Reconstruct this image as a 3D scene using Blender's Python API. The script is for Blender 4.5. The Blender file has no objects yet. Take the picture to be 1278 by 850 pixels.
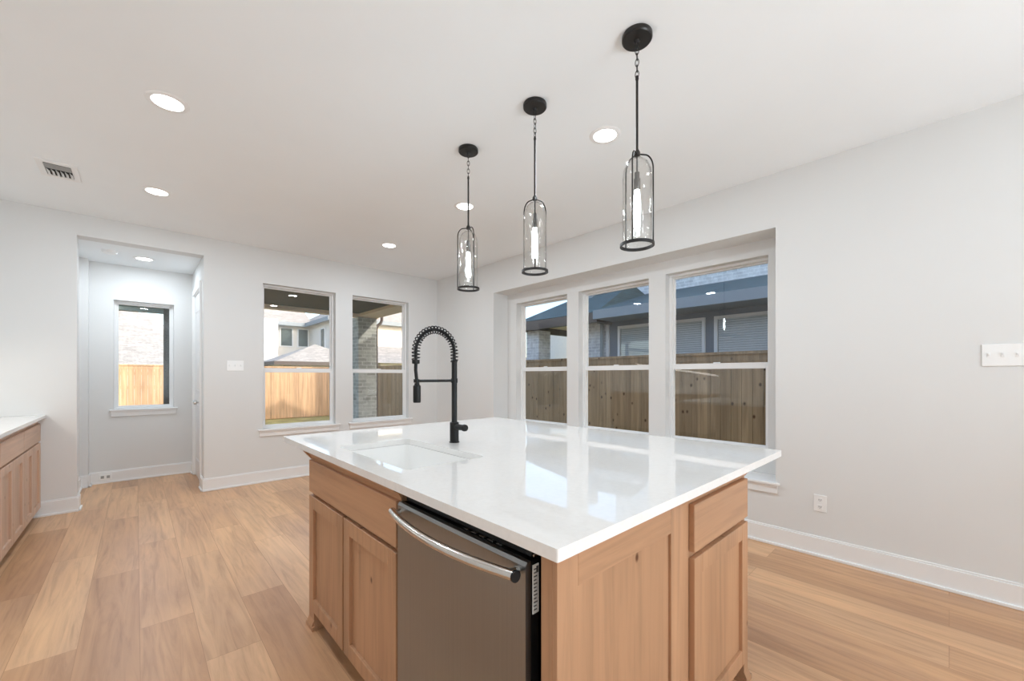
import bpy, bmesh, math, random
from mathutils import Vector, Matrix
random.seed(7)
PI = math.pi
SC = bpy.context.scene
COL = SC.collection

# ------------------------------------------------------------------ camera
cam_d = bpy.data.cameras.new('camera'); cam = bpy.data.objects.new('camera', cam_d); COL.objects.link(cam)
cam.location = (0, 0, 1.27); cam.rotation_euler = (PI/2, 0, -0.7475)
cam_d.sensor_width = 36; cam_d.lens = 36*505.68/1278; cam_d.shift_y = 44.5/1278; cam_d.clip_start = .05; cam_d.clip_end = 500
SC.camera = cam
# ------------------------------------------------------------------ colour, world, sun, big lights
SC.view_settings.view_transform = 'Standard'; SC.view_settings.look = 'None'
SC.view_settings.exposure = 0.0; SC.view_settings.gamma = 1; SC.view_settings.use_curve_mapping = False
SKY = .45; SUN = 2.5; CAN = 12.0; BULB = 22.0; FILL = 150.0
cy = SC.cycles
cy.use_denoising = True; cy.max_bounces = 10; cy.diffuse_bounces = 7; cy.glossy_bounces = 5
cy.transparent_max_bounces = 24; cy.transmission_bounces = 8; cy.sample_clamp_indirect = 4.0; cy.caustics_reflective = False; cy.caustics_refractive = False
world = bpy.data.worlds.new('world'); SC.world = world; world.use_nodes = True
wn = world.node_tree; wn.nodes.clear()
sky = wn.nodes.new('ShaderNodeTexSky'); sky.sky_type = 'NISHITA'; sky.sun_disc = False
sky.sun_elevation = math.radians(24); sky.sun_rotation = math.radians(157); sky.air_density = 1.0; sky.dust_density = 2.0; sky.ozone_density = 1.0
bg = wn.nodes.new('ShaderNodeBackground'); bg.inputs[1].default_value = SKY
wo = wn.nodes.new('ShaderNodeOutputWorld')
wn.links.new(sky.outputs[0], bg.inputs[0]); wn.links.new(bg.outputs[0], wo.inputs[0])
sd = bpy.data.lights.new('sun', 'SUN'); sd.energy = SUN; sd.angle = .009; sd.color = (1, .94, .85)
sun = bpy.data.objects.new('sun', sd); COL.objects.link(sun)
ray = Vector((-.39*.913, .92*.913, -.407))
sun.rotation_euler = ray.to_track_quat('-Z', 'Y').to_euler(); sun.location = (20, -20, 20)

def area(name, loc, direction, sx, sy, e, col=(1, 1, 1), spread=PI):
    l = bpy.data.lights.new(name, 'AREA'); l.shape = 'RECTANGLE'; l.size = sx; l.size_y = sy; l.energy = e; l.color = col; l.spread = spread
    o = bpy.data.objects.new(name, l); COL.objects.link(o); o.location = loc
    o.rotation_euler = Vector(direction).to_track_quat('-Z', 'Z').to_euler(); return o
# added upward fill behind the camera to brighten the ceiling, and the strip under the wall cabinets left of the view
area('ceiling_fill', (1.65, -3.0, .8), (-.55, .45, 1), 1.3, 1.3, FILL, (.80, .91, 1.0))
area('under_cabinet_light', (-1.02, 4.2, 1.42), (.25, .15, -1), .2, 1.9, 5, (1, .93, .84))

# ------------------------------------------------------------------ materials
MATS = {}
def nm(name):
    m = bpy.data.materials.new(name); m.use_nodes = True; nt = m.node_tree
    return m, nt, nt.nodes['Principled BSDF']
def N(nt, t, **kw):
    n = nt.nodes.new(t)
    for k, v in kw.items():
        if k in n.inputs.keys(): n.inputs[k].default_value = v
        else: setattr(n, k, v)
    return n
def ramp(nt, fac, stops):
    r = nt.nodes.new('ShaderNodeValToRGB'); e = r.color_ramp.elements
    while len(e) < len(stops): e.new(.5)
    for i, (p, c) in enumerate(stops): e[i].position = p; e[i].color = (*c, 1)
    nt.links.new(fac, r.inputs[0]); return r.outputs[0]
def coords(nt, scale=(1, 1, 1), rot=(0, 0, 0)):
    g = N(nt, 'ShaderNodeNewGeometry'); m = N(nt, 'ShaderNodeMapping'); m.inputs['Scale'].default_value = scale; m.inputs['Rotation'].default_value = rot
    nt.links.new(g.outputs['Position'], m.inputs[0]); return m.outputs[0]
def bump(nt, bs, h, strength, dist=.01):
    b = N(nt, 'ShaderNodeBump'); b.inputs['Strength'].default_value = strength; b.inputs['Distance'].default_value = dist
    nt.links.new(h, b.inputs['Height']); nt.links.new(b.outputs[0], bs.inputs['Normal'])
def plain(name, c, rough=.5, metal=0, var=.03, vs=6, bmp=0, bs_=60, spec=.5):
    m, nt, b = nm(name); b.inputs['Roughness'].default_value = rough; b.inputs['Metallic'].default_value = metal
    b.inputs['Specular IOR Level'].default_value = spec
    co = coords(nt)
    n = N(nt, 'ShaderNodeTexNoise', Scale=vs, Detail=3); nt.links.new(co, n.inputs['Vector'])
    lo = tuple(x*(1-var) for x in c); hi = tuple(min(1, x*(1+var)) for x in c)
    nt.links.new(ramp(nt, n.outputs[0], [(.3, lo), (.7, hi)]), b.inputs['Base Color'])
    if bmp:
        n2 = N(nt, 'ShaderNodeTexNoise', Scale=bs_, Detail=4); nt.links.new(co, n2.inputs['Vector']); bump(nt, b, n2.outputs[0], bmp, .002)
    MATS[name] = m; return m
def wood(name, c, axis, dark=.72, knots=True, rough=.42, gs=1.0):
    m, nt, b = nm(name); b.inputs['Roughness'].default_value = rough
    s = [34*gs, 34*gs, 34*gs]; s[axis] = 1.6*gs
    oi = N(nt, 'ShaderNodeObjectInfo')
    co = coords(nt, s)
    n = N(nt, 'ShaderNodeTexNoise', noise_dimensions='4D', Scale=1.0, Detail=6, Roughness=.6, Distortion=.5)
    nt.links.new(co, n.inputs['Vector']); nt.links.new(oi.outputs['Random'], n.inputs['W'])
    lo = tuple(x*dark for x in c); hi = tuple(min(1, x*1.12) for x in c)
    colr = ramp(nt, n.outputs[0], [(.25, lo), (.5, c), (.78, hi)])
    s2 = [5*gs]*3; s2[axis] = .8*gs
    n2 = N(nt, 'ShaderNodeTexNoise', Scale=1.0, Detail=2); nt.links.new(coords(nt, s2), n2.inputs['Vector'])
    tone = ramp(nt, n2.outputs[0], [(.3, (.82, .80, .78)), (.7, (1.08, 1.06, 1.04))])
    mx = N(nt, 'ShaderNodeMixRGB', blend_type='MULTIPLY'); mx.inputs[0].default_value = 1
    nt.links.new(colr, mx.inputs[1]); nt.links.new(tone, mx.inputs[2]); out = mx.outputs[0]
    if knots:
        s3 = [8.5]*3; s3[axis] = 6
        v = N(nt, 'ShaderNodeTexVoronoi', Scale=1.0); nt.links.new(coords(nt, s3), v.inputs['Vector'])
        k = ramp(nt, v.outputs['Distance'], [(.035, (.28, .18, .12)), (.10, (1, 1, 1))])
        # only some cells carry a knot
        sep = N(nt, 'ShaderNodeSeparateColor'); nt.links.new(v.outputs['Color'], sep.inputs[0])
        gt = N(nt, 'ShaderNodeMath', operation='GREATER_THAN'); gt.inputs[1].default_value = .5; nt.links.new(sep.outputs[0], gt.inputs[0])
        mk = N(nt, 'ShaderNodeMixRGB', blend_type='MULTIPLY'); nt.links.new(gt.outputs[0], mk.inputs[0]); nt.links.new(out, mk.inputs[1]); nt.links.new(k, mk.inputs[2]); out = mk.outputs[0]
    nt.links.new(out, b.inputs['Base Color']); bump(nt, b, n.outputs[0], .08, .002)
    MATS[name] = m; return m
def emit(name, c, e):
    m, nt, b = nm(name); b.inputs['Base Color'].default_value = (*c, 1); b.inputs['Emission Color'].default_value = (*c, 1); b.inputs['Emission Strength'].default_value = e
    MATS[name] = m; return m
def glass(name, f0=.045, tint=(1, 1, 1), wavy=0, rough=0):
    m = bpy.data.materials.new(name); m.use_nodes = True; nt = m.node_tree; nt.nodes.clear()
    lw = N(nt, 'ShaderNodeLayerWeight'); lw.inputs[0].default_value = .5      # thin-sheet Schlick reflectance
    pw = N(nt, 'ShaderNodeMath', operation='POWER'); pw.inputs[1].default_value = 4.5; nt.links.new(lw.outputs['Facing'], pw.inputs[0])
    fr = N(nt, 'ShaderNodeMath', operation='MULTIPLY_ADD'); fr.inputs[1].default_value = 1-f0; fr.inputs[2].default_value = f0; nt.links.new(pw.outputs[0], fr.inputs[0])
    t = N(nt, 'ShaderNodeBsdfTransparent'); t.inputs[0].default_value = (*tint, 1)
    g = N(nt, 'ShaderNodeBsdfGlossy'); g.inputs['Roughness'].default_value = rough
    mx = N(nt, 'ShaderNodeMixShader'); o = N(nt, 'ShaderNodeOutputMaterial')
    nt.links.new(fr.outputs[0], mx.inputs[0]); nt.links.new(t.outputs[0], mx.inputs[1]); nt.links.new(g.outputs[0], mx.inputs[2]); nt.links.new(mx.outputs[0], o.inputs[0])
    if wavy:
        n = N(nt, 'ShaderNodeTexNoise', Scale=1.0, Detail=1); nt.links.new(coords(nt, (45, 45, 14)), n.inputs['Vector'])
        b = N(nt, 'ShaderNodeBump'); b.inputs['Strength'].default_value = wavy; b.inputs['Distance'].default_value = .02
        nt.links.new(n.outputs[0], b.inputs['Height']); nt.links.new(b.outputs[0], g.inputs['Normal']); nt.links.new(b.outputs[0], lw.inputs['Normal'])
    MATS[name] = m; return m
def bricks(name, c1, c2, mort, along, bw=.2, bh=.067, rough=.8, ms=.01, offset=.5, var=None):
    # along: 0 -> wall runs in x, 1 -> wall runs in y ; 2 -> column (any side)
    m, nt, b = nm(name); b.inputs['Roughness'].default_value = rough
    g = N(nt, 'ShaderNodeNewGeometry'); s = N(nt, 'ShaderNodeSeparateXYZ'); c = N(nt, 'ShaderNodeCombineXYZ')
    nt.links.new(g.outputs['Position'], s.inputs[0])
    if along == 2:
        a = N(nt, 'ShaderNodeMath', operation='ADD'); nt.links.new(s.outputs[0], a.inputs[0]); nt.links.new(s.outputs[1], a.inputs[1]); nt.links.new(a.outputs[0], c.inputs[0])
    else: nt.links.new(s.outputs[along], c.inputs[0])
    nt.links.new(s.outputs[2], c.inputs[1])
    br = N(nt, 'ShaderNodeTexBrick'); br.offset = offset
    for k, v in (('Color1', (*c1, 1)), ('Color2', (*c2, 1)), ('Mortar', (*mort, 1)), ('Scale', 1.0), ('Mortar Size', ms), ('Brick Width', bw), ('Row Height', bh)): br.inputs[k].default_value = v
    nt.links.new(c.outputs[0], br.inputs['Vector'])
    n = N(nt, 'ShaderNodeTexNoise', Scale=9, Detail=4); nt.links.new(g.outputs['Position'], n.inputs['Vector'])
    t = ramp(nt, n.outputs[0], [(.3, (.8, .8, .8)), (.7, (1.1, 1.1, 1.1))])
    mx = N(nt, 'ShaderNodeMixRGB', blend_type='MULTIPLY'); mx.inputs[0].default_value = 1
    nt.links.new(br.outputs['Color'], mx.inputs[1]); nt.links.new(t, mx.inputs[2]); nt.links.new(mx.outputs[0], b.inputs['Base Color'])
    bump(nt, b, br.outputs['Fac'], -.3, .01)
    MATS[name] = m; return m
def floor_mat():
    m, nt, b = nm('plank_floor')
    g = N(nt, 'ShaderNodeNewGeometry'); s = N(nt, 'ShaderNodeSeparateXYZ'); c = N(nt, 'ShaderNodeCombineXYZ')
    nt.links.new(g.outputs['Position'], s.inputs[0]); sh = N(nt, 'ShaderNodeMath', operation='ADD'); sh.inputs[1].default_value = .203; nt.links.new(s.outputs[0], sh.inputs[0])
    nt.links.new(s.outputs[1], c.inputs[0]); nt.links.new(sh.outputs[0], c.inputs[1])
    br = N(nt, 'ShaderNodeTexBrick'); br.offset = .37; br.offset_frequency = 2; br.squash = 1
    for k, v in (('Color1', (0, 0, 0, 1)), ('Color2', (1, 1, 1, 1)), ('Mortar', (.5, .5, .5, 1)), ('Scale', 1.0), ('Mortar Size', .0012), ('Mortar Smooth', .2), ('Brick Width', 1.38), ('Row Height', .215)): br.inputs[k].default_value = v
    nt.links.new(c.outputs[0], br.inputs['Vector'])
    tone = ramp(nt, br.outputs['Color'], [(0, (.50, .285, .155)), (.35, (.63, .380, .215)), (.7, (.69, .435, .252)), (1, (.57, .345, .198))])
    # grain along the board, shifted from board to board
    sc = N(nt, 'ShaderNodeVectorMath', operation='MULTIPLY'); sc.inputs[1].default_value = (1.3, 17, 1); nt.links.new(c.outputs[0], sc.inputs[0])
    ad = N(nt, 'ShaderNodeVectorMath', operation='ADD'); mu = N(nt, 'ShaderNodeVectorMath', operation='SCALE'); mu.inputs['Scale'].default_value = 37
    nt.links.new(br.outputs['Color'], mu.inputs[0]); nt.links.new(sc.outputs[0], ad.inputs[0]); nt.links.new(mu.outputs[0], ad.inputs[1])
    n = N(nt, 'ShaderNodeTexNoise', Scale=1.0, Detail=7, Roughness=.62, Distortion=1.6); nt.links.new(ad.outputs[0], n.inputs['Vector'])
    gr = ramp(nt, n.outputs[0], [(.28, (.74, .70, .68)), (.5, (.98, .97, .96)), (.72, (1.12, 1.12, 1.10))])
    sc2 = N(nt, 'ShaderNodeVectorMath', operation='MULTIPLY'); sc2.inputs[1].default_value = (.9, 4.5, 1); nt.links.new(c.outputs[0], sc2.inputs[0])
    n2 = N(nt, 'ShaderNodeTexNoise', Scale=1.0, Detail=3); nt.links.new(sc2.outputs[0], n2.inputs['Vector'])
    bl = ramp(nt, n2.outputs[0], [(.33, (.84, .82, .84)), (.66, (1.06, 1.04, 1.0))])
    m1 = N(nt, 'ShaderNodeMixRGB', blend_type='MULTIPLY'); m1.inputs[0].default_value = 1; nt.links.new(tone, m1.inputs[1]); nt.links.new(gr, m1.inputs[2])
    m2 = N(nt, 'ShaderNodeMixRGB', blend_type='MULTIPLY'); m2.inputs[0].default_value = 1; nt.links.new(m1.outputs[0], m2.inputs[1]); nt.links.new(bl, m2.inputs[2])
    # thin seam
    m3 = N(nt, 'ShaderNodeMixRGB', blend_type='MULTIPLY'); nt.links.new(br.outputs['Fac'], m3.inputs[0]); nt.links.new(m2.outputs[0], m3.inputs[1]); m3.inputs[2].default_value = (.62, .55, .5, 1)
    nt.links.new(m3.outputs[0], b.inputs['Base Color'])
    b.inputs['Roughness'].default_value = .36; b.inputs['Specular IOR Level'].default_value = .45
    bump(nt, b, n.outputs[0], .05, .002)
    MATS['floor'] = m; return m
def quartz():
    m, nt, b = nm('white_quartz')
    n = N(nt, 'ShaderNodeTexNoise', Scale=60, Detail=4); nt.links.new(coords(nt), n.inputs['Vector'])
    v = N(nt, 'ShaderNodeTexNoise', Scale=3.0, Detail=8, Distortion=2); nt.links.new(coords(nt), v.inputs['Vector'])
    a = ramp(nt, n.outputs[0], [(.3, (.795, .78, .76)), (.6, (.82, .805, .785))]); c = ramp(nt, v.outputs[0], [(.485, (1, 1, 1)), (.5, (.975, .972, .97)), (.515, (1, 1, 1))])
    mx = N(nt, 'ShaderNodeMixRGB', blend_type='MULTIPLY'); mx.inputs[0].default_value = 1; nt.links.new(a, mx.inputs[1]); nt.links.new(c, mx.inputs[2])
    nt.links.new(mx.outputs[0], b.inputs['Base Color']); b.inputs['Roughness'].default_value = .03; b.inputs['IOR'].default_value = 1.6
    MATS['quartz'] = m
def steel():
    m, nt, b = nm('dark_stainless')
    n = N(nt, 'ShaderNodeTexNoise', Scale=1.0, Detail=5); nt.links.new(coords(nt, (220, 220, 1.2)), n.inputs['Vector'])
    nt.links.new(ramp(nt, n.outputs[0], [(.3, (.30, .31, .315)), (.7, (.32, .33, .335))]), b.inputs['Base Color'])
    b.inputs['Metallic'].default_value = 1; b.inputs['Roughness'].default_value = .33
    bump(nt, b, n.outputs[0], .008, .001); MATS['steel'] = m
def shingle(name, c):
    bricks(name, tuple(x*.82 for x in c), tuple(min(1, x*1.12) for x in c), tuple(x*.6 for x in c), 2, bw=.33, bh=.045, rough=.9, ms=.006)

plain('wall', (.725, .725, .715), .75, var=.008, vs=2, bmp=.06, bs_=90, spec=.25)
plain('ceiling', (.86, .89, .905), .85, var=.008, vs=2, bmp=.06, bs_=70, spec=.2)
plain('trim', (.83, .83, .825), .35, var=.01)
plain('vinyl', (.84, .84, .835), .4, var=.01)
plain('door_paint', (.80, .80, .80), .32, var=.01)
plain('plate', (.86, .86, .85), .3, var=.01)
plain('black', (.012, .010, .009), .38, 0, var=.1, spec=.4)
plain('black_matte', (.008, .008, .008), .42, 0, var=.1, spec=.3)
plain('black_plastic', (.008, .008, .008), .4, 0, var=.1, spec=.3)
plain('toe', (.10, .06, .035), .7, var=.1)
plain('sink', (.88, .875, .86), .16, var=.01)
plain('chrome', (.7, .7, .69), .12, 1, var=.02)
plain('handle_steel', (.62, .60, .57), .18, 1, var=.04)
plain('label', (.86, .86, .84), .4, var=.02)
plain('ink', (.12, .12, .12), .6, var=.02)
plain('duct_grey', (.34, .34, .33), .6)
plain('dark_void', (.05, .048, .045), .8)
plain('socket', (.16, .15, .14), .4, .7)
wood('alder', (.455, .260, .148), 2)
wood('alder_y', (.455, .260, .148), 1)
wood('alder_x', (.455, .260, .148), 0)
wood('alder_light', (.56, .385, .28), 2, dark=.82)
wood('alder_light_y', (.56, .385, .28), 1, dark=.82)
floor_mat(); quartz(); steel()
emit('can_glow', (1, .985, .96), 9.0)
emit('bulb_glow', (.86, .95, 1), BULB)
glass('pane', .045); glass('pendant_glass', .04, (.975, .975, .97), wavy=.25, rough=.02)
# exterior
plain('grass', (.42, .38, .14), .95, var=.35, vs=3, bmp=.5, bs_=30)
plain('concrete', (.55, .53, .50), .9, var=.06, bmp=.2)
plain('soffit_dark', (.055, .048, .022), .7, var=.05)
plain('beam_tan', (.85, .66, .46), .7, var=.05)
plain('fascia_blue', (.27, .31, .34), .6, var=.03)
plain('fascia_brown', (.10, .075, .06), .6, var=.05)
plain('siding_blue', (.17, .205, .25), .65, var=.03)
plain('stucco_white', (.80, .77, .72), .85, var=.03)
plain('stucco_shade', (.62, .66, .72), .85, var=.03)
plain('white_paint', (.82, .83, .84), .5, var=.01)
plain('exterior_wall', (.60, .58, .55), .8)
plain('dark_window', (.10, .13, .13), .15, var=.3, vs=2)
plain('teal_beam', (.16, .22, .21), .6)
plain('post_dark', (.05, .052, .045), .6, var=.2)
plain('blind', (.62, .66, .66), .5)
plain('blind_backing', (.22, .26, .26), .7)
shingle('roof_cream', (.54, .50, .45)); shingle('roof_grey', (.50, .48, .45)); shingle('roof_blue', (.075, .135, .155))
bricks('brick_grey', (.44, .46, .42), (.29, .30, .27), (.48, .49, .46), 2, bw=.2, bh=.08)
bricks('brick_white', (.74, .76, .78), (.60, .62, .66), (.80, .82, .84), 2, bw=.2, bh=.067)
def cedar(name, c, knotty):
    m, nt, b = nm(name); b.inputs['Roughness'].default_value = .85
    g = N(nt, 'ShaderNodeNewGeometry'); s = N(nt, 'ShaderNodeSeparateXYZ'); nt.links.new(g.outputs['Position'], s.inputs[0])
    a = N(nt, 'ShaderNodeMath', operation='ADD'); nt.links.new(s.outputs[0], a.inputs[0]); nt.links.new(s.outputs[1], a.inputs[1])
    d = N(nt, 'ShaderNodeMath', operation='DIVIDE'); d.inputs[1].default_value = .14; nt.links.new(a.outputs[0], d.inputs[0])
    fl = N(nt, 'ShaderNodeMath', operation='FLOOR'); nt.links.new(d.outputs[0], fl.inputs[0])
    w = N(nt, 'ShaderNodeTexWhiteNoise', noise_dimensions='1D'); nt.links.new(fl.outputs[0], w.inputs['W'])
    tone = ramp(nt, w.outputs['Value'], [(0, tuple(x*.78 for x in c)), (1, tuple(min(1, x*1.12) for x in c))])
    n = N(nt, 'ShaderNodeTexNoise', Scale=1.0, Detail=5, Distortion=.6); nt.links.new(coords(nt, (24, 24, 1.3)), n.inputs['Vector'])
    gr = ramp(nt, n.outputs[0], [(.3, (.74, .70, .66)), (.65, (1.08, 1.06, 1.04))])
    mx = N(nt, 'ShaderNodeMixRGB', blend_type='MULTIPLY'); mx.inputs[0].default_value = 1; nt.links.new(tone, mx.inputs[1]); nt.links.new(gr, mx.inputs[2]); out = mx.outputs[0]
    if knotty:
        v = N(nt, 'ShaderNodeTexVoronoi', Scale=1.0); nt.links.new(coords(nt, (8, 8, 5.5)), v.inputs['Vector'])
        k = ramp(nt, v.outputs['Distance'], [(.07, (.20, .13, .08)), (.2, (1, 1, 1))])
        mk = N(nt, 'ShaderNodeMixRGB', blend_type='MULTIPLY'); sp = N(nt, 'ShaderNodeSeparateColor'); nt.links.new(v.outputs['Color'], sp.inputs[0]); gg = N(nt, 'ShaderNodeMath', operation='GREATER_THAN'); gg.inputs[1].default_value = .45; nt.links.new(sp.outputs[1], gg.inputs[0]); nt.links.new(gg.outputs[0], mk.inputs[0]); nt.links.new(out, mk.inputs[1]); nt.links.new(k, mk.inputs[2]); out = mk.outputs[0]
    nt.links.new(out, b.inputs['Base Color']); MATS[name] = m
cedar('cedar_new', (.70, .45, .26), False); cedar('cedar_knotty', (.42, .30, .18), True)

# ------------------------------------------------------------------ mesh helpers (all coordinates are world; build() moves them to the thing's base)
class MB:
    def __init__(s): s.bm = bmesh.new()
    def box(s, x0, x1, y0, y1, z0, z1, bev=0, seg=2):
        x0, x1 = sorted((x0, x1)); y0, y1 = sorted((y0, y1)); z0, z1 = sorted((z0, z1))
        v = [s.bm.verts.new(p) for p in ((x0,y0,z0),(x1,y0,z0),(x1,y1,z0),(x0,y1,z0),(x0,y0,z1),(x1,y0,z1),(x1,y1,z1),(x0,y1,z1))]
        f = [s.bm.faces.new([v[i] for i in q]) for q in ((3,2,1,0),(4,5,6,7),(0,1,5,4),(1,2,6,5),(2,3,7,6),(3,0,4,7))]
        if bev:
            es = {e for q in f for e in q.edges}
            bmesh.ops.bevel(s.bm, geom=list(es), offset=bev, segments=seg, affect='EDGES', profile=.5)
        return s
    def poly(s, pts): s.bm.faces.new([s.bm.verts.new(p) for p in pts]); return s
    def prism(s, pts, vec):
        a = [s.bm.verts.new(p) for p in pts]; b = [s.bm.verts.new(Vector(p)+Vector(vec)) for p in pts]; n = len(a)
        s.bm.faces.new(a); s.bm.faces.new(b[::-1])
        for i in range(n): s.bm.faces.new((a[i], b[i], b[(i+1) % n], a[(i+1) % n]))
        return s
    def tube(s, pts, r, n=10, closed=False, cap=True):
        pts = [Vector(p) for p in pts]; m = len(pts); rings = []; rr = r if isinstance(r, (list, tuple)) else [r]*m
        up = None
        for i, p in enumerate(pts):
            if closed: t = (pts[(i+1) % m]-pts[i-1]).normalized()
            else: t = (pts[min(i+1, m-1)]-pts[max(i-1, 0)]).normalized()
            if up is None: up = t.orthogonal().normalized()
            up = (up-t*up.dot(t)).normalized(); w = t.cross(up)
            rings.append([s.bm.verts.new(p+(up*math.cos(a)+w*math.sin(a))*rr[i]) for a in (2*PI*k/n for k in range(n))])
        for i in range(m if closed else m-1):
            A, B = rings[i], rings[(i+1) % m]
            for k in range(n): s.bm.faces.new((A[k], A[(k+1) % n], B[(k+1) % n], B[k])).smooth = True
        if cap and not closed: s.bm.faces.new(rings[0][::-1]); s.bm.faces.new(rings[-1])
        return s
    def lathe(s, c, prof, n=32, smooth=True):
        c = Vector(c); rings = []
        for r, z in prof:
            if r < 1e-6: rings.append([s.bm.verts.new(c+Vector((0, 0, z)))])
            else: rings.append([s.bm.verts.new(c+Vector((r*math.cos(2*PI*k/n), r*math.sin(2*PI*k/n), z))) for k in range(n)])
        for A, B in zip(rings, rings[1:]):
            for k in range(n):
                if len(A) == 1 and len(B) == 1: continue
                q = (A[0], B[(k+1) % n], B[k]) if len(A) == 1 else ((A[k], A[(k+1) % n], B[0]) if len(B) == 1 else (A[k], A[(k+1) % n], B[(k+1) % n], B[k]))
                s.bm.faces.new(q).smooth = smooth
        return s
    def cells(s, axis, p0, p1, us, zs, holes):
        # solid slab between p0 and p1 on an axis, minus holes (u0,u1,z0,z1): only outside faces are made
        ub = sorted(set([us[0], us[1]]+[u for h in holes for u in h[:2]])); zb = sorted(set([zs[0], zs[1]]+[z for h in holes for z in h[2:]]))
        def solid(i, j):
            if not (0 <= i < len(ub)-1 and 0 <= j < len(zb)-1): return False
            u, z = (ub[i]+ub[i+1])/2, (zb[j]+zb[j+1])/2
            return not any(h[0] < u < h[1] and h[2] < z < h[3] for h in holes)
        cache = {}
        def V(p, u, z):
            k = (p, u, z)
            if k not in cache: cache[k] = s.bm.verts.new((u, p, z) if axis == 'y' else ((p, u, z) if axis == 'x' else (u, z, p)))
            return cache[k]
        for i in range(len(ub)-1):
            for j in range(len(zb)-1):
                if not solid(i, j): continue
                u0, u1, z0, z1 = ub[i], ub[i+1], zb[j], zb[j+1]
                for p in (p0, p1): s.bm.faces.new((V(p,u0,z0), V(p,u1,z0), V(p,u1,z1), V(p,u0,z1)))
                for di, dj, e in ((-1,0,((u0,z0),(u0,z1))), (1,0,((u1,z0),(u1,z1))), (0,-1,((u0,z0),(u1,z0))), (0,1,((u0,z1),(u1,z1)))):
                    if not solid(i+di, j+dj):
                        (a, b), (c, d) = e; s.bm.faces.new((V(p0,a,b), V(p0,c,d), V(p1,c,d), V(p1,a,b)))
        return s
    def build(s, name, mat, parent=None, label=None):
        bmesh.ops.recalc_face_normals(s.bm, faces=s.bm.faces)
        me = bpy.data.meshes.new(name); off = origin_of(parent) if parent else None
        if parent is None:
            vs = [v.co for v in s.bm.verts]
            off = Vector(((min(v.x for v in vs)+max(v.x for v in vs))/2, (min(v.y for v in vs)+max(v.y for v in vs))/2, min(v.z for v in vs)))
        for v in s.bm.verts: v.co -= off
        s.bm.to_mesh(me); s.bm.free(); me.materials.append(MATS[mat])
        if any(p.use_smooth for p in me.polygons): me.set_sharp_from_angle(angle=math.radians(38))
        o = bpy.data.objects.new(name, me); COL.objects.link(o)
        if parent: o.parent = parent
        else: o.location = off
        if label: o['label'] = label
        return o
def origin_of(o):
    p = Vector((0, 0, 0))
    while o: p += o.location; o = o.parent
    return p
def tag(o, label, cat, group=None, kind=None):
    o['label'] = label; o['category'] = cat
    if group: o['group'] = group
    if kind: o['kind'] = kind
    return o
def thing(name, loc, label, cat, group=None, kind=None):
    o = bpy.data.objects.new(name, None); COL.objects.link(o); o.location = loc; o.empty_display_size = .1
    return tag(o, label, cat, group, kind)
def struct(o, label=None, cat=None):
    o['kind'] = 'structure'
    if label: o['label'] = label
    if cat: o['category'] = cat
    return o
def copy_tree(o, loc=None, parent=None):
    c = o.copy(); COL.objects.link(c); c.parent = parent
    if loc is not None: c.location = loc
    for ch in [x for x in bpy.data.objects if x.parent == o]: copy_tree(ch, None, c)
    return c

# ------------------------------------------------------------------ room constants
XR, YB, ZC = 3.537, 5.58, 2.803
XL, YF = -1.25, -3.5
NX0, NX1, NYB, NZ = -.475, .545, 6.82, 2.60   # hall beyond the opening
BX = 3.795                                     # back plane of the window recess
# ------------------------------------------------------------------ structure
struct(MB().box(XL-.2, BX+.16, YF-.2, YB+.16, -.12, 0).box(NX0-.12, NX1+.12, YB+.16, NYB+.16, -.12, 0).build('floor', 'floor'), 'light oak plank floor', 'floor')
struct(MB().box(XL-.2, BX+.3, YF-.2, YB+.16, ZC, ZC+.15).build('ceiling', 'ceiling'), 'smooth off-white ceiling over the kitchen', 'ceiling')
struct(MB().box(NX0-.12, NX1+.12, YB+.12, NYB+.16, NZ+.015, NZ+.15).build('ceiling_hall', 'ceiling'), 'lower white ceiling of the little hall beyond the opening', 'ceiling')
W1 = (1.11, 1.955, .632, 2.385); W2 = (2.18, 3.03, .632, 2.385)
struct(MB().cells('y', YB, YB+.16, (XL-.2, XR+.02), (0, ZC), [(-.412, .545, 0, NZ), W1, W2]).build('wall_back', 'wall'), 'back wall with the hall opening and two windows', 'wall')
struct(MB().cells('x', XR, BX, (YF-.2, YB+.16), (0, ZC), [(.89, 4.182, .468, 2.394)]).build('wall_right', 'wall'), 'long right wall with the recessed triple window', 'wall')
RW = [(3.122, 4.006, .640, 2.258), (2.062, 2.950, .640, 2.258), (1.008, 1.886, .640, 2.265)]
struct(MB().cells('x', BX, BX+.16, (.6, 4.5), (.2, 2.7), RW).build('wall_recess', 'wall'), 'back of the window recess holding three windows', 'wall')
struct(MB().box(XL-.2, XL, YF-.2, YB, 0, ZC).build('wall_left', 'wall'), 'left wall behind the base cabinets', 'wall')
struct(MB().box(XL, XR, YF-.2, YF, 0, ZC).build('wall_front', 'wall'), 'wall behind the camera', 'wall')
NW = (-.2, .355, .866, 2.19)
struct(MB().cells('y', NYB, NYB+.16, (NX0-.12, NX1+.12), (0, NZ+.015), [NW]).build('wall_hall_back', 'wall'), 'end wall of the little hall with a narrow window', 'wall')
struct(MB().box(NX0-.12, NX0, YB+.16, NYB, 0, NZ+.015).box(NX0, -.405, 6.68, NYB, 0, NZ+.015).build('wall_hall_left', 'wall'), 'left wall of the little hall', 'wall')
struct(MB().cells('x', NX1, NX1+.12, (YB+.16, NYB), (0, NZ+.015), [(5.87, 6.62, 0, 2.30)]).build('wall_hall_right', 'wall'), 'right wall of the little hall with a white door', 'wall')

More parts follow.
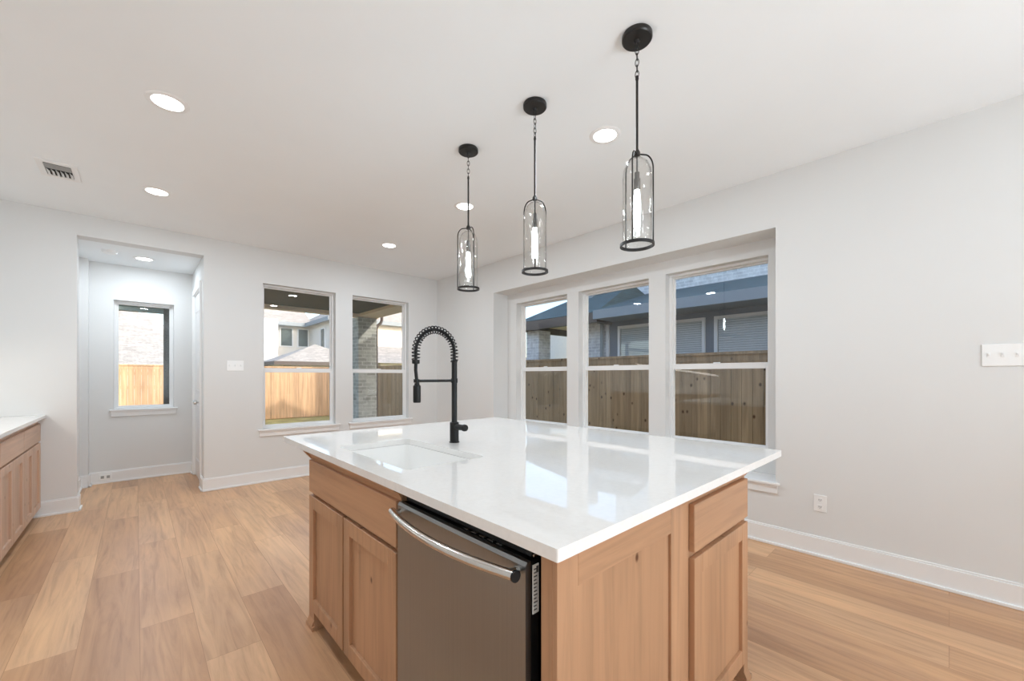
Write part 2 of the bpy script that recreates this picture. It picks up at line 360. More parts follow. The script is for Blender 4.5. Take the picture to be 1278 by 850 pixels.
# baseboards: board with eased top edge and a shoe moulding
def base_run(name, segs, label):
    m = MB()
    for (ax, p, d, a, b) in segs:     # axis of the run, wall plane, direction into the room, from, to
        h, t = .140, .015
        for (h0, h1, t1) in ((0, h-.012, t), (h-.012, h, t*.55), (0, .018, t+.013)):
            if ax == 'x': m.box(a, b, p, p+d*t1, h0, h1, .002, 1)
            else: m.box(p, p+d*t1, a, b, h0, h1, .002, 1)
    return struct(m.build(name, 'trim'), label, 'baseboard')
base_run('baseboard_back', [('x', YB, -1, -.715, -.398), ('x', YB, -1, .531, XR)], 'white baseboard along the back wall')
base_run('baseboard_right', [('y', XR, -1, YF, YB)], 'white baseboard along the right wall')
base_run('baseboard_hall', [('x', NYB, -1, -.405, NX1), ('x', 6.68, -1, NX0, -.405), ('y', NX0, 1, YB+.16, 6.68), ('y', -.412, 1, YB, YB+.16), ('y', NX1, -1, YB, 5.80), ('y', NX1, -1, 6.69, NYB), ('y', -.405, 1, 6.68, NYB)], 'white baseboard around the little hall')

# ------------------------------------------------------------------ windows
def window(name, axis, plane, out, u0, u1, z0, z1, rail, label, hung=True):
    # plane: inner face of the vinyl frame; out: +1 direction outdoors
    root = bpy.data.objects.new(name, None); COL.objects.link(root)
    root.location = ((u0+u1)/2, plane, z0) if axis == 'y' else (plane, (u0+u1)/2, z0)
    struct(root, label, 'window')
    def B(m, ua, ub, za, zb, da, db, bev=.002):
        if axis == 'y': m.box(ua, ub, plane+out*da, plane+out*db, za, zb, bev, 1)
        else: m.box(plane+out*da, plane+out*db, ua, ub, za, zb, bev, 1)
        return m
    fw = .022
    f = MB(); B(f, u0, u0+fw, z0, z1, 0, .08); B(f, u1-fw, u1, z0, z1, 0, .08); B(f, u0+fw, u1-fw, z0, z0+fw, 0, .08); B(f, u0+fw, u1-fw, z1-fw, z1, 0, .08)
    f.build('window_frame', 'vinyl', root)
    def sash(za, zb, da, db, w, wt, wb):
        m = MB(); a, b = u0+fw, u1-fw
        B(m, a, a+w, za, zb, da, db); B(m, b-w, b, za, zb, da, db); B(m, a+w, b-w, zb-wt, zb, da, db); B(m, a+w, b-w, za, za+wb, da, db)
        s_ = m.build('sash', 'vinyl', root)
        g = MB(); dm = (da+db)/2; B(g, a+w, b-w, za+wb, zb-wt, dm-.002, dm+.002, 0); g.build('pane', 'pane', s_)
        return s_
    if hung:
        sash(rail-.014, z1-fw, .045, .070, .014, .014, .030)
        s_ = sash(z0+fw, rail+.026, .012, .040, .020, .052, .022)
        l = MB(); um = (u0+u1)/2; B(l, um-.03, um+.03, rail+.026, rail+.036, .018, .034, .003); l.build('sash_lock', 'vinyl', s_)
    else: sash(z0+fw, z1-fw, .02, .05, .018, .018, .018)
    return root
window('window_1', 'y', YB+.075, 1, *W1, 1.343, 'left single-hung window in the back wall')
window('window_2', 'y', YB+.075, 1, *W2, 1.343, 'right single-hung window in the back wall')
for i, w in enumerate(RW): window('window_%d' % (i+3), 'x', BX+.078, 1, *w, 1.362, ['far', 'middle', 'near'][i]+' window of the three in the recess')
window('window_6', 'y', NYB+.07, 1, *NW, 1.5, 'narrow fixed window at the end of the little hall', hung=False)
# stools and aprons
def stool(name, axis, plane, into, u0, u1, z, ext, depth_in, label):
    m = MB()
    def B(ua, ub, d0, d1, za, zb, bev):
        if axis == 'y': m.box(ua, ub, plane+into*d0, plane+into*d1, za, zb, bev, 2)
        else: m.box(plane+into*d0, plane+into*d1, ua, ub, za, zb, bev, 2)
    B(u0-ext, u1+ext, 0, .032, z-.020, z, .004); B(u0+.001, u1-.001, -depth_in, 0, z-.020, z, .0)
    B(u0-ext+.015, u1+ext-.015, 0, .014, z-.085, z-.020, .003); B(u0-ext+.012, u1+ext-.012, 0, .020, z-.038, z-.020, .003)
    return struct(m.build(name, 'trim'), label, 'window sill')
stool('trim_1', 'y', YB, -1, W1[0], W1[1], .634, .055, .07, 'white sill under the left back window')
stool('trim_2', 'y', YB, -1, W2[0], W2[1], .634, .055, .07, 'white sill under the right back window')
stool('trim_3', 'x', XR, -1, .89, 4.182, .470, .03, .255, 'long white sill under the recessed windows')
stool('trim_4', 'y', NYB, -1, NW[0], NW[1], .869, .038, .065, 'white sill of the narrow hall window')
m = MB()
for w in RW: m.box(BX+.078, BX-.012, w[0]+.001, w[1]-.001, w[2]-.002, w[2]+.012, .002, 1)
struct(m.build('trim_5', 'trim'), 'thin white ledges under the three recessed panes', 'window sill')

# hall door in the right side of the hall
d = bpy.data.objects.new('door_1', None); COL.objects.link(d); d.location = (NX1, 6.24, 0); struct(d, 'white panelled door in the right side of the little hall', 'door')
m = MB()
m.box(NX1+.012, NX1+.047, 5.885, 6.605, .012, 2.285)
m.build('door_slab', 'door_paint', d)
m = MB()
for z0, z1 in ((.22, .92), (1.08, 2.08)):
    for a, b, c_, e in ((5.99, 6.50, z0, z0+.02), (5.99, 6.50, z1-.02, z1), (5.99, 6.01, z0, z1), (6.48, 6.50, z0, z1)): m.box(NX1+.006, NX1+.014, a, b, c_, e, .003, 1)
m.build('panel_moulding', 'door_paint', d)
m = MB()
m.box(NX1-.016, NX1+.02, 5.80, 5.872, 0, 2.365, .003, 1).box(NX1-.016, NX1+.02, 6.618, 6.69, 0, 2.365, .003, 1).box(NX1-.016, NX1+.02, 5.873, 6.617, 2.298, 2.364, .003, 1)
m.box(NX1+.0, NX1+.12, 5.872, 5.883, 0, 2.298).box(NX1+.0, NX1+.12, 6.607, 6.618, 0, 2.298).box(NX1+.0, NX1+.12, 5.884, 6.606, 2.287, 2.298)
m.build('casing', 'trim', d)
m = MB(); m.tube([(NX1+.012, 5.955, .965), (NX1-.03, 5.955, .965)], .010, 12); 
kn = MB(); kn.bm.free(); kn.bm = m.bm
m.tube([(NX1-.025, 5.955, .965), (NX1-.035, 5.955, .965), (NX1-.055, 5.955, .965), (NX1-.064, 5.955, .965)], [.018, .027, .027, .014], 16); m.tube([(NX1+.012, 5.955, .965), (NX1+.004, 5.955, .965)], .030, 16)
m.build('door_knob', 'chrome', d, 'satin metal door knob')

# ------------------------------------------------------------------ kitchen island
CT0, CT1 = .893, .921
IX0, IX1, IY0, IY1 = .622, 2.228, .536, 2.624
def rrect(x0, x1, y0, y1, r, n=6):
    pts = []
    for cx_, cy_, a0 in ((x1-r, y1-r, 0), (x0+r, y1-r, PI/2), (x0+r, y0+r, PI), (x1-r, y0+r, 1.5*PI)):
        for k in range(n+1): a = a0+PI/2*k/n; pts.append((cx_+r*math.cos(a), cy_+r*math.sin(a)))
    return pts
SX0, SX1, SY0, SY1 = .733, 1.112, 1.368, 2.055
# countertop with the sink cut-out
bm = bmesh.new()
def loop(pts, z): return [bm.verts.new((x, y, z)) for x, y in pts]
outer = loop(rrect(IX0, IX1, IY0, IY1, .004, 2), CT1); inner = loop(rrect(SX0, SX1, SY0, SY1, .03), CT1)
es = []
for L_ in (outer, inner): es += [bm.edges.new((L_[i], L_[(i+1) % len(L_)])) for i in range(len(L_))]
bmesh.ops.triangle_fill(bm, use_beauty=True, use_dissolve=False, edges=es)
# drop faces inside the hole
for f in [f for f in bm.faces if SX0+.01 < f.calc_center_median().x < SX1-.01 and SY0+.01 < f.calc_center_median().y < SY1-.01 and all(v in inner for v in f.verts)]: bm.faces.remove(f)
r = bmesh.ops.extrude_face_region(bm, geom=list(bm.faces))
for v in [g for g in r['geom'] if isinstance(g, bmesh.types.BMVert)]: v.co.z = CT0
m = MB(); m.bm.free(); m.bm = bm
tag(m.build('island_countertop', 'quartz'), 'glossy white quartz countertop of the kitchen island', 'countertop')
# sink
t = thing('kitchen_sink', (.92, 1.71, .70), 'white undermount sink set into the island countertop', 'sink')
m = MB(); rings = []
for off, z, rr in ((.018, CT0-.001, .035), (-.004, CT0-.001, .03), (-.004, CT0-.02, .03), (-.010, .74, .04), (-.022, .712, .05), (-.05, .703, .06), (-.15, .699, .03)):
    rings.append([m.bm.verts.new((x, y, z)) for x, y in rrect(SX0-off, SX1+off, SY0-off, SY1+off, rr)])
for A, B in zip(rings, rings[1:]):
    for k in range(len(A)): m.bm.faces.new((A[k], A[(k+1) % len(A)], B[(k+1) % len(A)], B[k])).smooth = True
m.bm.faces.new(rings[-1]); m.build('basin', 'sink', t)
MB().lathe((.92, 1.71, .699), [(0, .004), (.020, .004), (.024, .002), (.040, .005), (.044, .001), (.044, 0)], 28).build('drain', 'chrome', t, 'chrome drain')

def shaker(m, face, fix, u0, u1, z0, z1, out, th=.020, w=.062, rec=.013):
    # face: 'x' -> door lies in a plane x=fix ; out: -1/+1 where the front points
    def B(ua, ub, za, zb, d0, d1, bev=.0015):
        a, b = fix+out*d0, fix+out*d1
        if face == 'x': m.box(a, b, ua, ub, za, zb, bev, 1)
        else: m.box(ua, ub, a, b, za, zb, bev, 1)
    B(u0, u0+w, z0, z1, 0, th); B(u1-w, u1, z0, z1, 0, th); B(u0+w, u1-w, z1-w, z1, 0, th); B(u0+w, u1-w, z0, z0+w, 0, th)
    B(u0+w-.002, u1-w+.002, z0+w-.002, z1-w+.002, .001, th-rec, 0)
    return m
CX = .665; CY = .588    # front-frame planes of the two faces
def cove(m, axis, p, out, a, b, z0, z1, d, ret=None):
    # small cove crown under the counter: profile in (outward, z)
    prof = [(0, z0), (.004, z0), (.006, z0+(z1-z0)*.25), (d*.45, z0+(z1-z0)*.62), (d, z0+(z1-z0)*.86), (d, z1), (0, z1)]
    if axis == 'y': m.prism([(p+out*o_, a, z) for o_, z in prof], (0, b-a, 0))
    else: m.prism([(a, p+out*o_, z) for o_, z in prof], (b-a, 0, 0))
# sink base
t = thing('sink_base_cabinet', (.97, 1.75, 0), 'knotty alder sink cabinet with two doors, left of the dishwasher', 'cabinet')
m = MB(); m.box(CX+.02, 1.262, 1.268, 2.220, .1, .66, .0); m.box(CX+.02, .700, 1.268, 2.220, .66, CT0-.001); m.box(1.150, 1.262, 1.268, 2.220, .66, CT0-.001)
m.build('carcass', 'alder', t)
m = MB()
for y0, y1, z0, z1 in ((1.266, 1.285, .1, CT0-.001), (2.190, 2.222, .1, CT0-.001), (1.285, 2.19, .1, .115), (1.285, 2.19, .66, .70), (1.285, 2.19, .835, CT0-.001), (1.745, 1.765, .115, .66)): m.box(CX, CX+.019, y0, y1, z0, z1, .001, 1)
m.build('face_frame', 'alder_y', t)
shaker(MB(), 'x', CX, 1.763, 2.215, .095, .668, -1).build('door', 'alder', t)
shaker(MB(), 'x', CX, 1.276, 1.748, .095, .668, -1).build('door', 'alder', t)
MB().box(CX-.020, CX, 1.276, 2.215, .686, .846, .002, 1).build('drawer_front', 'alder_y', t)
m = MB(); cove(m, 'y', CX-.002, -1, 1.262, 2.225, .846, CT0-.001, .034)
m.prism([(CX-.002, 2.222, .846), (CX+.10, 2.222, .846), (CX+.10, 2.222, CT0-.001), (CX-.002, 2.222, CT0-.001)], (0, .01, 0))
m.prism([(CX-.036, 2.225, .884), (CX+.10, 2.225, .884), (CX+.10, 2.258, .884), (CX-.036, 2.258, .884)], (0, 0, .008))
m.prism([(CX-.036, 2.258, .884), (CX-.008, 2.226, .846), (CX-.008, 2.224, .846), (CX-.036, 2.224, .884)], (.11, 0, 0))
m.build('crown_moulding', 'alder_y', t)
def bracket(m, x, y, sx, sy):
    # furniture foot: post flaring to a plinth
    for (o_, z0, z1) in ((0, .018, .1), (.004, .0, .0)):
        if z1 > z0: m.box(x, x+sx*.045, y, y+sy*.075, z0, z1, .001, 1)
    m.prism([(x-sx*.012, y-sy*.012, .02), (x+sx*.05, y-sy*.012, .02), (x+sx*.05, y+sy*.085, .02), (x-sx*.012, y+sy*.085, .02)], (0, 0, -.02))
    m.prism([(x-sx*.012, y, .02), (x, y, .045), (x+sx*.002, y, .045), (x+sx*.002, y, .02)], (0, sy*.075, 0))
    m.prism([(x, y-sy*.012, .02), (x, y, .045), (x, y+sy*.002, .045), (x, y+sy*.002, .02)], (sx*.045, 0, 0))
    return m
m = MB(); bracket(m, CX-.014, 2.160, 1, 1); m.build('foot', 'alder', t)
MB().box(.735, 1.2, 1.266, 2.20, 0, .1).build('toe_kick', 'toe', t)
# dishwasher
t = thing('dishwasher', (.95, .95, 0), 'dark stainless dishwasher built into the island under the white countertop', 'dishwasher')
YD0, YD1 = .651, 1.262
m = MB(); n = 14
vs = []
for i in range(n+1):      # slightly crowned steel skin
    y = YD0+(YD1-YD0)*i/n; u = (2*i/n-1); x = .641+.004*u*u
    vs.append([m.bm.verts.new(p) for p in ((x, y, .10), (x, y, .838), (x+.006, y, .846), (.662, y, .847), (.662, y, .10))])
for A, B in zip(vs, vs[1:]):
    for k in range(5): m.bm.faces.new((A[k], A[(k+1) % 5], B[(k+1) % 5], B[k]))
m.bm.faces.new(vs[0]); m.bm.faces.new(vs[-1][::-1])
m.build('door', 'steel', t)
MB().box(.662, .692, YD0+.002, YD1-.002, .10, .845, .002, 1).build('door_liner', 'black_plastic', t)
MB().box(.72, 1.25, YD0+.004, YD1-.004, .06, .875).box(.672, .72, YD0+.01, YD1-.01, .849, .872, .002, 1).build('tub', 'black_plastic', t)
m = MB()
for k in range(5): y = .76+k*.035; m.box(.668, .680, y, y+.02, .845, .848, .001, 1)
m.build('control_buttons', 'socket', t)
MB().box(.676, .700, .655, .682, .849, .856, .001, 1).build('latch', 'handle_steel', t, 'small steel latch plate')
m = MB(); pts = []
for i in range(25):
    u = -1+2*i/24; y = (YD0+.010)+(YD1-YD0-.016)*(u+1)/2; pts.append((.622-.040*(1-u*u)-.0, y, .822))
m.tube(pts, .0125, 14)
for y in (YD0+.028, YD1-.024): m.tube([(.645, y, .822), (.615, y, .822)], .010, 12)
m.build('handle', 'handle_steel', t, 'bowed polished steel handle')
MB().tube([(.622, YD0+.011, .822), (.622, YD0+.006, .822)], .0138, 18).build('handle_cap', 'black_plastic', t, 'dark end cap of the handle')
lb = MB().box(.668, .688, YD0-.001, YD0+.001, .722, .835).build('sticker', 'label', t, 'white printed sticker')
m = MB()
for k in range(12): m.box(.671, .671+random.uniform(.008, .014), YD0-.0016, YD0-.0008, .730+k*.0085, .7325+k*.0085)
m.box(.679, .686, YD0-.0016, YD0-.0008, .815, .830); m.build('print', 'ink', lb)
MB().box(.70, 1.2, YD0, YD1, 0, .095).build('toe_kick', 'black_plastic', t)
# end panel
t = thing('end_panel', (.96, .60, 0), 'alder framed end panel of the island beside the dishwasher', 'panel')
for x0, x1 in ((CX, .738), (1.192, 1.262)): MB().box(x0, x1, .574, .588, 0, CT0-.001, .001, 1).build('stile', 'alder', t)
for z0, z1 in ((.792, CT0-.001), (0, .11)): MB().box(.738, 1.192, .574, .588, z0, z1, .001, 1).build('rail', 'alder_x', t)
MB().box(.736, 1.194, .583, .622, .0, CT0-.001).box(CX+.0, .70, .588, .622, 0, CT0-.001, .001, 1).box(1.16, 1.262, .588, .622, 0, CT0-.001).build('panel', 'alder', t)
# drawer base
t = thing('drawer_base_cabinet', (1.58, .89, 0), 'alder cabinet with one drawer over one door at the right end of the island', 'cabinet')
MB().box(1.276, 1.880, CY+.02, 1.20, .1, CT0-.001).build('carcass', 'alder', t)
m = MB()
for x0, x1, z0, z1 in ((1.272, 1.352, .1, CT0-.001), (1.852, 1.884, .1, CT0-.001), (1.352, 1.852, .1, .115), (1.352, 1.852, .66, .70), (1.352, 1.852, .835, CT0-.001)): m.box(x0, x1, CY, CY+.019, z0, z1, .001, 1)
m.build('face_frame', 'alder', t)
MB().box(1.345, 1.860, CY-.020, CY, .688, .846, .002, 1).build('drawer_front', 'alder_x', t)
shaker(MB(), 'y', CY, 1.345, 1.860, .095, .668, -1).build('door', 'alder', t)
m = MB(); cove(m, 'x', CY, -1, 1.272, 1.886, .852, CT0-.001, .028)
m.prism([(1.886, CY-.028, CT0-.001), (1.914, CY-.028, CT0-.001), (1.914, CY-.028, .886), (1.886, CY-.002, .852)], (0, .60, 0))
m.build('crown_moulding', 'alder_x', t)
m = MB(); bracket(m, 1.886, CY-.012, -1, 1); m.build('foot', 'alder', t)
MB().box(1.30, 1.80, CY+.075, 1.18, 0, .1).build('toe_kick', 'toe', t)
# cabinet behind, on the seating side
t = thing('island_back_cabinet', (1.58, 1.72, 0), 'plain alder cabinet back on the seating side of the island', 'cabinet')
MB().box(1.276, 1.865, 1.205, 2.220, .1, CT0-.001).build('carcass', 'alder', t)
m = MB()
for y0 in (1.21, 1.72): shaker(m, 'x', 1.866, y0, y0+.495, .1, CT0-.05, 1, th=.012, w=.08)
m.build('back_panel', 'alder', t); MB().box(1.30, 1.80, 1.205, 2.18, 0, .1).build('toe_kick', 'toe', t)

# ------------------------------------------------------------------ faucet
FX, FY = 1.231, 1.776
t = thing('faucet', (FX, FY, CT1), 'matt black spring-neck kitchen faucet standing behind the sink', 'faucet')
MB().lathe((FX, FY, CT1), [(0, 0), (.027, 0), (.027, .004), (.0235, .006), (.0235, .104), (.021, .107), (.0, .107)], 28).build('base', 'black_matte', t)
MB().lathe((FX, FY, CT1), [(0, .105), (.0145, .105), (.0145, .422), (.0165, .424), (.0165, .434), (0, .434)], 24).build('riser', 'black_matte', t)
m = MB().tube([(FX, FY-.01, 1.005), (FX, FY-.088, 1.005)], .0150, 20); m.tube([(FX, FY-.088, 1.005), (FX, FY-.100, 1.005)], [.0185, .0165], 20)
m.build('handle', 'black_matte', t)
R_ = (FX-1.004)/2; xc = (FX+1.004)/2; path = []
for k in range(6): path.append(Vector((FX, FY, 1.345+.045*k/5)))
for k in range(1, 37): a = PI*k/36; path.append(Vector((xc+R_*math.cos(a), FY, 1.390+R_*1.02*math.sin(a))))
for k in range(1, 4): path.append(Vector((1.004, FY, 1.390-.04*k/3)))
MB().tube(path, .0080, 10).build('hose', 'black_matte', t)
# spring coil along the path
cum = [0]
for a, b in zip(path, path[1:]): cum.append(cum[-1]+(b-a).length)
def at(s_):
    for i in range(len(cum)-1):
        if cum[i+1] >= s_ or i == len(cum)-2:
            k = (s_-cum[i])/(cum[i+1]-cum[i]); return path[i].lerp(path[i+1], k), (path[i+1]-path[i]).normalized()
turns = 27; pts = []
for i in range(turns*12+1):
    s_ = cum[-1]*i/(turns*12); p, tg = at(s_); side = Vector((0, 1, 0)); w = tg.cross(side); a = 2*PI*i/12
    pts.append(p+(side*math.cos(a)+w*math.sin(a))*.0185)
MB().tube(pts, .0030, 6).build('spring', 'black_matte', t)
MB().lathe((1.004, FY, 0), [(0, 1.350), (.0185, 1.350), (.0185, 1.332), (.013, 1.330), (0, 1.330)], 20).build('collar', 'black_matte', t)
m = MB().tube([(1.004, FY, 1.335), (1.003, FY, 1.30), (1.008, FY, 1.255), (1.012, FY, 1.232)], .0085, 12)
m.lathe((1.010, FY, 0), [(0, 1.236), (.012, 1.236), (.0125, 1.228), (.0185, 1.222), (.0185, 1.145), (.0165, 1.140), (0, 1.140)], 24)
m.build('spray_head', 'black_matte', t)
m = MB().tube([(FX, FY, 1.2465), (1.012, FY, 1.2465)], .0072, 12); m.lathe((1.008, FY, 0), [(0, 1.255), (.0145, 1.255), (.0145, 1.238), (0, 1.238)], 20); m.lathe((FX, FY, 0), [(0, 1.258), (.0175, 1.258), (.0175, 1.235), (0, 1.235)], 20)
m.build('support_arm', 'black_matte', t)

# ------------------------------------------------------------------ left base cabinets, facing +x
LX = -.650
def left_cab(y0, y1, label):
    t = thing('base_cabinet', ((LX+XL)/2, (y0+y1)/2, 0), label, 'cabinet', 'base cabinets along the left wall')
    MB().box(XL+.01, LX-.02, y0+.001, y1-.001, .1, .889).build('carcass', 'alder_light', t)
    m = MB()
    ym = (y0+y1)/2
    for a, b, z0, z1 in ((y0, y0+.02, .1, .889), (y1-.02, y1, .1, .889), (y0+.02, y1-.02, .1, .112), (y0+.02, y1-.02, .66, .70), (y0+.02, y1-.02, .84, .889), (ym-.015, ym+.015, .112, .66)): m.box(LX-.019, LX, a+.0005, b-.0005, z0, z1, .001, 1)
    m.build('face_frame', 'alder_light', t)
    MB().box(LX, LX+.02, y0+.006, y1-.006, .690, .845, .002, 1).build('drawer_front', 'alder_light_y', t)
    for a, b in ((y0+.006, ym-.003), (ym+.003, y1-.006)): shaker(MB(), 'x', LX, a, b, .095, .675, 1, w=.055).build('door', 'alder_light', t)
    MB().box(XL+.01, LX-.075, y0+.001, y1-.001, 0, .1).build('toe_kick', 'toe', t)
    return t
left_cab(4.812, 5.545, 'light alder base cabinet nearest the back wall, under the left white counter')
left_cab(4.078, 4.811, 'light alder base cabinet partly cut off by the left edge of the photo')
left_cab(3.344, 4.077, 'light alder base cabinet furthest from the back wall in the left run')
m = MB(); m.box(XL+.001, -.602, 3.30, YB-.001, .890, .920, .003, 2); m.box(XL+.001, XL+.015, 3.30, YB-.001, .92, .93)
tag(m.build('left_countertop', 'quartz'), 'white quartz countertop on the left base cabinets', 'countertop')
MB_f = MB().box(LX-.02, LX, 5.546, YB-.001, .1, .889); tag(MB_f.build('filler_strip', 'alder_light'), 'narrow alder filler strip between last cabinet and back wall', 'filler strip')

# ------------------------------------------------------------------ ceiling lights
def can(x, y, z, label, e=CAN, seen=True):
    t = thing('recessed_light', (x, y, z), label, 'ceiling light', 'round recessed ceiling lights')
    MB().lathe((x, y, z), [(.070, -.001), (.072, -.006), (.092, -.005), (.098, -.001), (.098, 0), (.070, 0)], 40).build('trim_ring', 'trim', t)
    MB().lathe((x, y, z), [(0, -.003), (.071, -.003), (.071, -.001), (0, -.001)], 40).build('lens', 'can_glow', t)
    l = bpy.data.lights.new('can_lamp', 'AREA'); l.shape = 'DISK'; l.size = .14; l.energy = e; l.color = (.82, .93, 1.03)
    o = bpy.data.objects.new('can_lamp', l); COL.objects.link(o); o.location = (x, y, z-.012)
can(.128, 2.972, ZC, 'recessed light nearest the camera on the left half of the ceiling')
can(.124, 4.470, ZC, 'recessed light in the left ceiling just in front of the hall opening')
can(2.186, 1.488, ZC, 'recessed light beside the nearest pendant', CAN*.75)
can(2.172, 2.968, ZC, 'recessed light seen behind the rod of the farthest pendant')
can(2.170, 4.456, ZC, 'farthest recessed light, over the two back windows')
can(.066, 6.27, NZ+.015, 'recessed light in the low ceiling of the little hall', CAN*.7)
for x in (.126, 2.18):
    for y in (-.02, -1.5):
        if (x, y) == (2.18, -.02) or True: can(x, y, ZC, 'recessed light in the ceiling behind the camera, one of four', 1.5)
can(.126, 1.478, ZC, 'recessed light right above the camera, out of view', 4.0)

# pendants
def link(m, c, rx, rz, r, rot):
    pts = [Vector((rx*math.cos(a), 0, rz*math.sin(a))) for a in (2*PI*k/16 for k in range(16))]
    M = Matrix.Rotation(rot, 3, 'Z'); m.tube([Vector(c)+M @ p for p in pts], r, 6, closed=True)
def pendant(x, y, rot, label):
    t = thing('pendant_light', (x, y, 1.85), label, 'pendant light', 'black cage pendants over the island')
    c0 = (x, y, 0)
    MB().lathe(c0, [(0, ZC), (.064, ZC), (.066, ZC-.004), (.066, ZC-.020), (.062, ZC-.025), (.014, ZC-.027), (.010, ZC-.040), (0, ZC-.040)], 36).build('canopy', 'black', t)
    m = MB(); k = 0
    z = ZC-.044
    while z > 2.62: link(m, (x, y, z-.0), .008, .0175, .0018, rot+(PI/2 if k % 2 else 0)); z -= .0265; k += 1
    m.build('chain', 'black', t)
    MB().lathe(c0, [(0, 2.622), (.005, 2.620), (.008, 2.606), (.0055, 2.598), (.0055, 2.29), (.008, 2.286), (.0135, 2.276), (.0145, 2.262), (.0, 2.256)], 16).build('rod', 'black', t)
    RC = .0715
    for j in range(3):
        a = rot+j*2*PI/3; dr = Vector((math.cos(a), math.sin(a), 0)); P0 = Vector((x, y, 0)); pts = [P0+dr*.006+Vector((0, 0, 2.268))]
        for k in range(1, 11): b = PI/2*(1-k/10); pts.append(P0+dr*(RC-.038+.038*math.cos(b))+Vector((0, 0, 2.205+.060*math.sin(b))))
        pts.append(P0+dr*RC+Vector((0, 0, 1.862))); MB().tube(pts, .0034, 8).build('cage_bar', 'black', t)
    m = MB(); ring = [(RC+.0035, 1.866), (RC+.0035, 1.853), (RC-.0035, 1.853), (RC-.0035, 1.866), (RC+.0035, 1.866)]
    m.lathe(c0, ring, 40, False).build('ring', 'black', t)
    g = [(.063, 1.866), (.0635, 2.16), (.060, 2.195), (.048, 2.225), (.028, 2.243), (.012, 2.250)]
    MB().lathe(c0, g+[(r_-.0025, z-.002) for r_, z in reversed(g)], 40).build('glass_shade', 'pendant_glass', t, 'clear rippled glass cylinder')
    MB().lathe(c0, [(0, 2.258), (.004, 2.256), (.004, 2.19), (.011, 2.185), (.011, 2.16), (.0145, 2.155), (.0145, 2.112), (.012, 2.106), (0, 2.106)], 20).build('socket', 'socket', t)
    MB().lathe(c0, [(0, 2.107), (.011, 2.105), (.0125, 2.085), (.0155, 2.06), (.0155, 1.955), (.012, 1.938), (0, 1.932)], 20).build('bulb', 'bulb_glow', t, 'glowing tubular bulb')
base = -.7475
pendant(1.651, .954, base-math.radians(123), 'nearest and highest-looking of the three black cage pendants')
pendant(1.647, 1.587, base+math.radians(27), 'middle one of the three black cage pendants')
pendant(1.643, 2.206, base+PI+math.radians(6), 'farthest of the three black cage pendants')

# ceiling register
t = thing('ceiling_vent', (-.42, 4.50, ZC), 'small white ceiling air register near the upper left edge', 'vent')
X0, X1, Y0, Y1 = -.527, -.318, 4.335, 4.668
m = MB(); m.cells('z', ZC-.008, ZC, (X0, X1), (Y0, Y1), [(X0+.035, X1-.035, Y0+.045, Y1-.045)]); m.build('vent_frame', 'trim', t)
MB().box(X0+.036, X1-.036, Y0+.046, Y1-.046, ZC-.003, ZC).build('duct_opening', 'dark_void', t)
YM = Y0+.045+(Y1-Y0-.09)*.52
for k in range(6):
    x = X0+.047+k*.0235
    m = MB(); m.prism([(x-.008, YM, ZC-.004), (x-.0065, YM, ZC-.003), (x+.010, YM, ZC-.019), (x+.0085, YM, ZC-.020)], (0, Y1-.046-YM, 0)); m.build('louvre', 'trim', t)
for k in range(3):
    y = Y0+.065+k*.032
    m = MB(); m.prism([(X0+.036, y, ZC-.004), (X0+.036, y+.0015, ZC-.004), (X0+.036, y+.008, ZC-.012), (X0+.036, y+.0065, ZC-.012)], (X1-X0-.072, 0, 0)); m.build('louvre', 'duct_grey', t, 'cross louvre with duct shade put into its grey colour')  # near louvres carry the shade of the duct in their colour
# smoke detector in the hall
tag(MB().lathe((-.21, 6.12, NZ+.015), [(0, -.034), (.045, -.033), (.058, -.026), (.062, -.010), (.068, -.008), (.068, 0), (0, 0)], 32).build('smoke_detector', 'plate'), 'round white smoke detector on the low hall ceiling', 'smoke detector')

# ------------------------------------------------------------------ switch plates and outlets
def plate(name, axis, p, into, u0, u1, z0, z1, label, cat, gang=0, outlet=False):
    c = ((u0+u1)/2, p, (z0+z1)/2) if axis == 'y' else (p, (u0+u1)/2, (z0+z1)/2)
    t = thing(name, c, label, cat)
    def B(m, ua, ub, za, zb, d0, d1, bev=.001):
        if axis == 'y': m.box(ua, ub, p+into*d0, p+into*d1, za, zb, bev, 1)
        else: m.box(p+into*d0, p+into*d1, ua, ub, za, zb, bev, 1)
        return m
    B(MB(), u0, u1, z0, z1, 0, .007, .002).build('cover_plate', 'plate', t)
    zm = (z0+z1)/2
    for g in range(gang):
        u = u0+(u1-u0)*(g+.5)/gang
        B(B(MB(), u-.006, u+.006, zm-.012, zm+.012, .006, .009), u-.004, u+.004, zm-.001, zm+.012, .008, .018).build('toggle', 'trim', t)
    if outlet:
        um = (u0+u1)/2
        for dz in (-.024, .024):
            o_ = B(MB(), um-.016, um+.016, zm+dz-.014, zm+dz+.014, .006, .009, .002).build('receptacle', 'trim', t)
            m = MB()
            for du in (-.006, .006): B(m, um+du-.0015, um+du+.0015, zm+dz-.004, zm+dz+.006, .0085, .0095, 0)
            B(m, um-.002, um+.002, zm+dz-.010, zm+dz-.006, .0085, .0095, 0); m.build('slots', 'ink', o_)
    return t
plate('switch_plate', 'y', YB, -1, .752, .914, 1.332, 1.448, 'white triple switch plate between the hall opening and the left back window', 'switch', gang=3)
plate('switch_plate', 'x', XR, -1, -.330, -.126, 1.326, 1.450, 'wide white switch plate cut by the right edge of the photo', 'switch', gang=4)
plate('wall_outlet', 'x', XR, -1, .580, .655, .316, .432, 'white power outlet low on the right wall', 'outlet', outlet=True)
